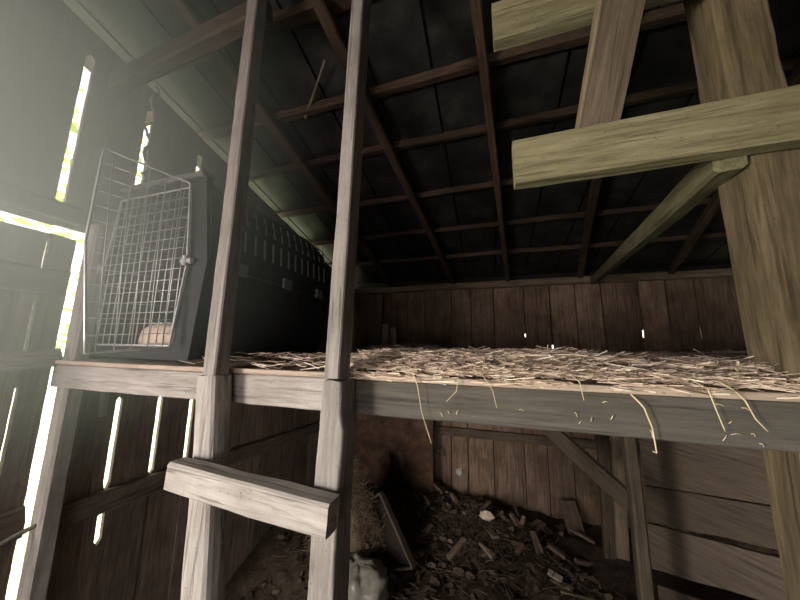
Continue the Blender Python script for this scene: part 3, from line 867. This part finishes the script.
for k in range(46):
    x = R.gauss(.0, .42); y = min(2.72, max(1.9, R.gauss(2.45, .2)))
    if x < -.55 or x > .75: continue
    L = R.uniform(.05, .16); a = R.uniform(0, 3.14); w = R.uniform(.02, .05)
    z = hfloor(x, y)+.022
    dx, dy = L/2*math.cos(a), L/2*math.sin(a); dz = R.uniform(-.03, .05)
    o = bar('wood_scrap', (x-dx, y-dy, z-dz*.3), (x+dx, y+dy, z+dz), w, R.uniform(.012, .03), SCRAPM, seed=200+k, wob=.004, taper=(1, R.uniform(.5, 1)))
    tag(o, 'small broken wood scrap in the dark litter under the loft', 'wood scrap', 'wood scraps in the litter')
blob('tan_lump', (-.06, 2.36, hfloor(-.06, 2.36)+.05), (.05, .035, .03), CUSH, 'tan lump lying on top of the litter near the back wall', 'lump', 41, 1.8, .3, 2)
o = bar('pale_chip', (.28, 2.1, hfloor(.28, 2.1)+.02), (.35, 2.08, hfloor(.35, 2.08)+.03), .05, .008, PALE, seed=130)
tag(o, 'pale flat chip lying in the litter left of the square prop post', 'chip')
o = bar('pale_stick', (.32, 1.98, hfloor(.32, 1.98)+.02), (.50, 2.0, hfloor(.50, 2.0)+.02), .014, .010, OLIVE, seed=131)
tag(o, 'pale thin stick on the litter just below the flat chip', 'stick')

# ================================================================== OUTSIDE
vs = []; fs = []
for k in range(9000):
    x = R.uniform(-4.3, -2.6); y = R.uniform(-.6, 5.5); z = R.uniform(1.35, 5.2)
    if mn.noise(V((x*1.6, y*1.6, z*1.6))) < -.12: continue
    s = R.uniform(.03, .08); M = Matrix.Translation((x, y, z)) @ Matrix.Rotation(R.uniform(0, 6.3), 4, 'Z') @ Matrix.Rotation(R.gauss(0, .8), 4, 'X') @ Matrix.Rotation(R.gauss(0, .8), 4, 'Y')
    o = len(vs)
    for p in ((-s, 0, 0), (-s*.2, -s*.5, .1*s), (s*1.1, 0, 0), (-s*.2, s*.5, .1*s)): vs.append(tuple(M @ V(p)))
    fs.append((o, o+1, o+2, o+3))
tag(link('foliage', vs, fs, LEAF), 'sunlit yellow-green foliage outside the left wall', 'foliage', None, 'stuff')

# ================================================================== LENS GLARE
vs, fs = [], []
mb = MB(); mb.box((XL+.005, -.30, .95), (-.15, 1.46, 2.60))  # volume added to imitate lens veiling glare at the left
hz = mb.build('glare', None)
hm = bpy.data.materials.new('lens_glare_volume'); hm.use_nodes = True; t = hm.node_tree
t.nodes.remove(t.nodes['Principled BSDF'])
tc = t.nodes.new('ShaderNodeTexCoord')
mp = t.nodes.new('ShaderNodeMapping'); mp.vector_type = 'TEXTURE'
mp.inputs['Location'].default_value = (-1.5, .2, 2.0); mp.inputs['Scale'].default_value = (1.2, 1.25, 1.02)
t.links.new(tc.outputs['Object'], mp.inputs['Vector'])
gr = t.nodes.new('ShaderNodeTexGradient'); gr.gradient_type = 'SPHERICAL'; t.links.new(mp.outputs[0], gr.inputs[0])
pw = mth(t, 'POWER', gr.outputs['Fac'], 1.7)
vsn = t.nodes.new('ShaderNodeVolumeScatter'); vsn.inputs['Color'].default_value = (.82, 1, .86, 1)
vsn.inputs['Anisotropy'].default_value = .2
t.links.new(mth(t, 'MULTIPLY', pw, 3.0), vsn.inputs['Density'])
t.links.new(vsn.outputs[0], t.nodes['Material Output'].inputs['Volume'])
hz.data.materials.append(hm)
tag(hz, 'added scattering volume imitating lens glare in front of the left wall', 'glare', None, 'stuff')

# ================================================================== LIGHT
w = bpy.data.worlds.new('sky'); bpy.context.scene.world = w; w.use_nodes = True
bg = w.node_tree.nodes['Background']; bg.inputs[0].default_value = (1, .98, .96, 1); bg.inputs[1].default_value = 4.0
def area(name, loc, target, sx, sy, e, col):
    l = bpy.data.lights.new(name, 'AREA'); l.shape = 'RECTANGLE'; l.size = sx; l.size_y = sy; l.energy = e; l.color = col
    o = bpy.data.objects.new(name, l); C.objects.link(o); o.location = loc
    o.rotation_euler = (V(target)-V(loc)).to_track_quat('-Z', 'Y').to_euler(); return o
# daylight in the doorway of the left wall, beside the viewer
area('doorway_daylight', (XL-.02, -1.0, 1.4), (-.15, .7, 1.15), .34, .55, 48, (1, .92, .87))
area('doorway_grass_bounce', (XL-.05, -.95, 1.1), (.6, .6, 1.8), .6, .6, 5, (.9, .95, .5))
area('added_back_fill', (-.15, YF+.01, 1.0), (-.3, .8, .8), 1.4, .8, 17, (1, .90, .86))  # soft fill added in an invented opening behind the viewer
s = bpy.data.lights.new('sun', 'SUN'); s.energy = 13; s.angle = .01; s.color = (1, .95, .85)
so = bpy.data.objects.new('sun', s); C.objects.link(so)
so.rotation_euler = V((-.2, .5, -1)).to_track_quat('-Z', 'Y').to_euler()

# ================================================================== CAMERA
f = 289.0
up = V((25, 1800, f)).normalized(); d = V((90, -45, f)).normalized(); d = (d-up*d.dot(up)).normalized()
r = V((d.y*up.z-d.z*up.y, d.z*up.x-d.x*up.z, d.x*up.y-d.y*up.x)).normalized()
if r.x < 0: r = -r
# rows: world axes expressed in (right, up, forward) camera coordinates
Mx = Matrix(((r.x, r.y, -r.z), (d.x, d.y, -d.z), (up.x, up.y, -up.z)))
cam = bpy.data.cameras.new('camera'); co = bpy.data.objects.new('camera', cam); C.objects.link(co)
M4 = Mx.to_4x4(); M4.translation = V((0, 0, 1.5)); co.matrix_world = M4
cam.sensor_fit = 'HORIZONTAL'; cam.sensor_width = 36; cam.lens = 36*f/800; cam.clip_start = .02
sc = bpy.context.scene; sc.camera = co
sc.view_settings.view_transform = 'Standard'; sc.view_settings.look = 'None'
sc.view_settings.gamma = 1; sc.view_settings.use_curve_mapping = False; sc.view_settings.exposure = 0
sc.cycles.use_denoising = True
sc.cycles.max_bounces = 6; sc.cycles.volume_bounces = 1
sc.cycles.volume_step_rate = 2
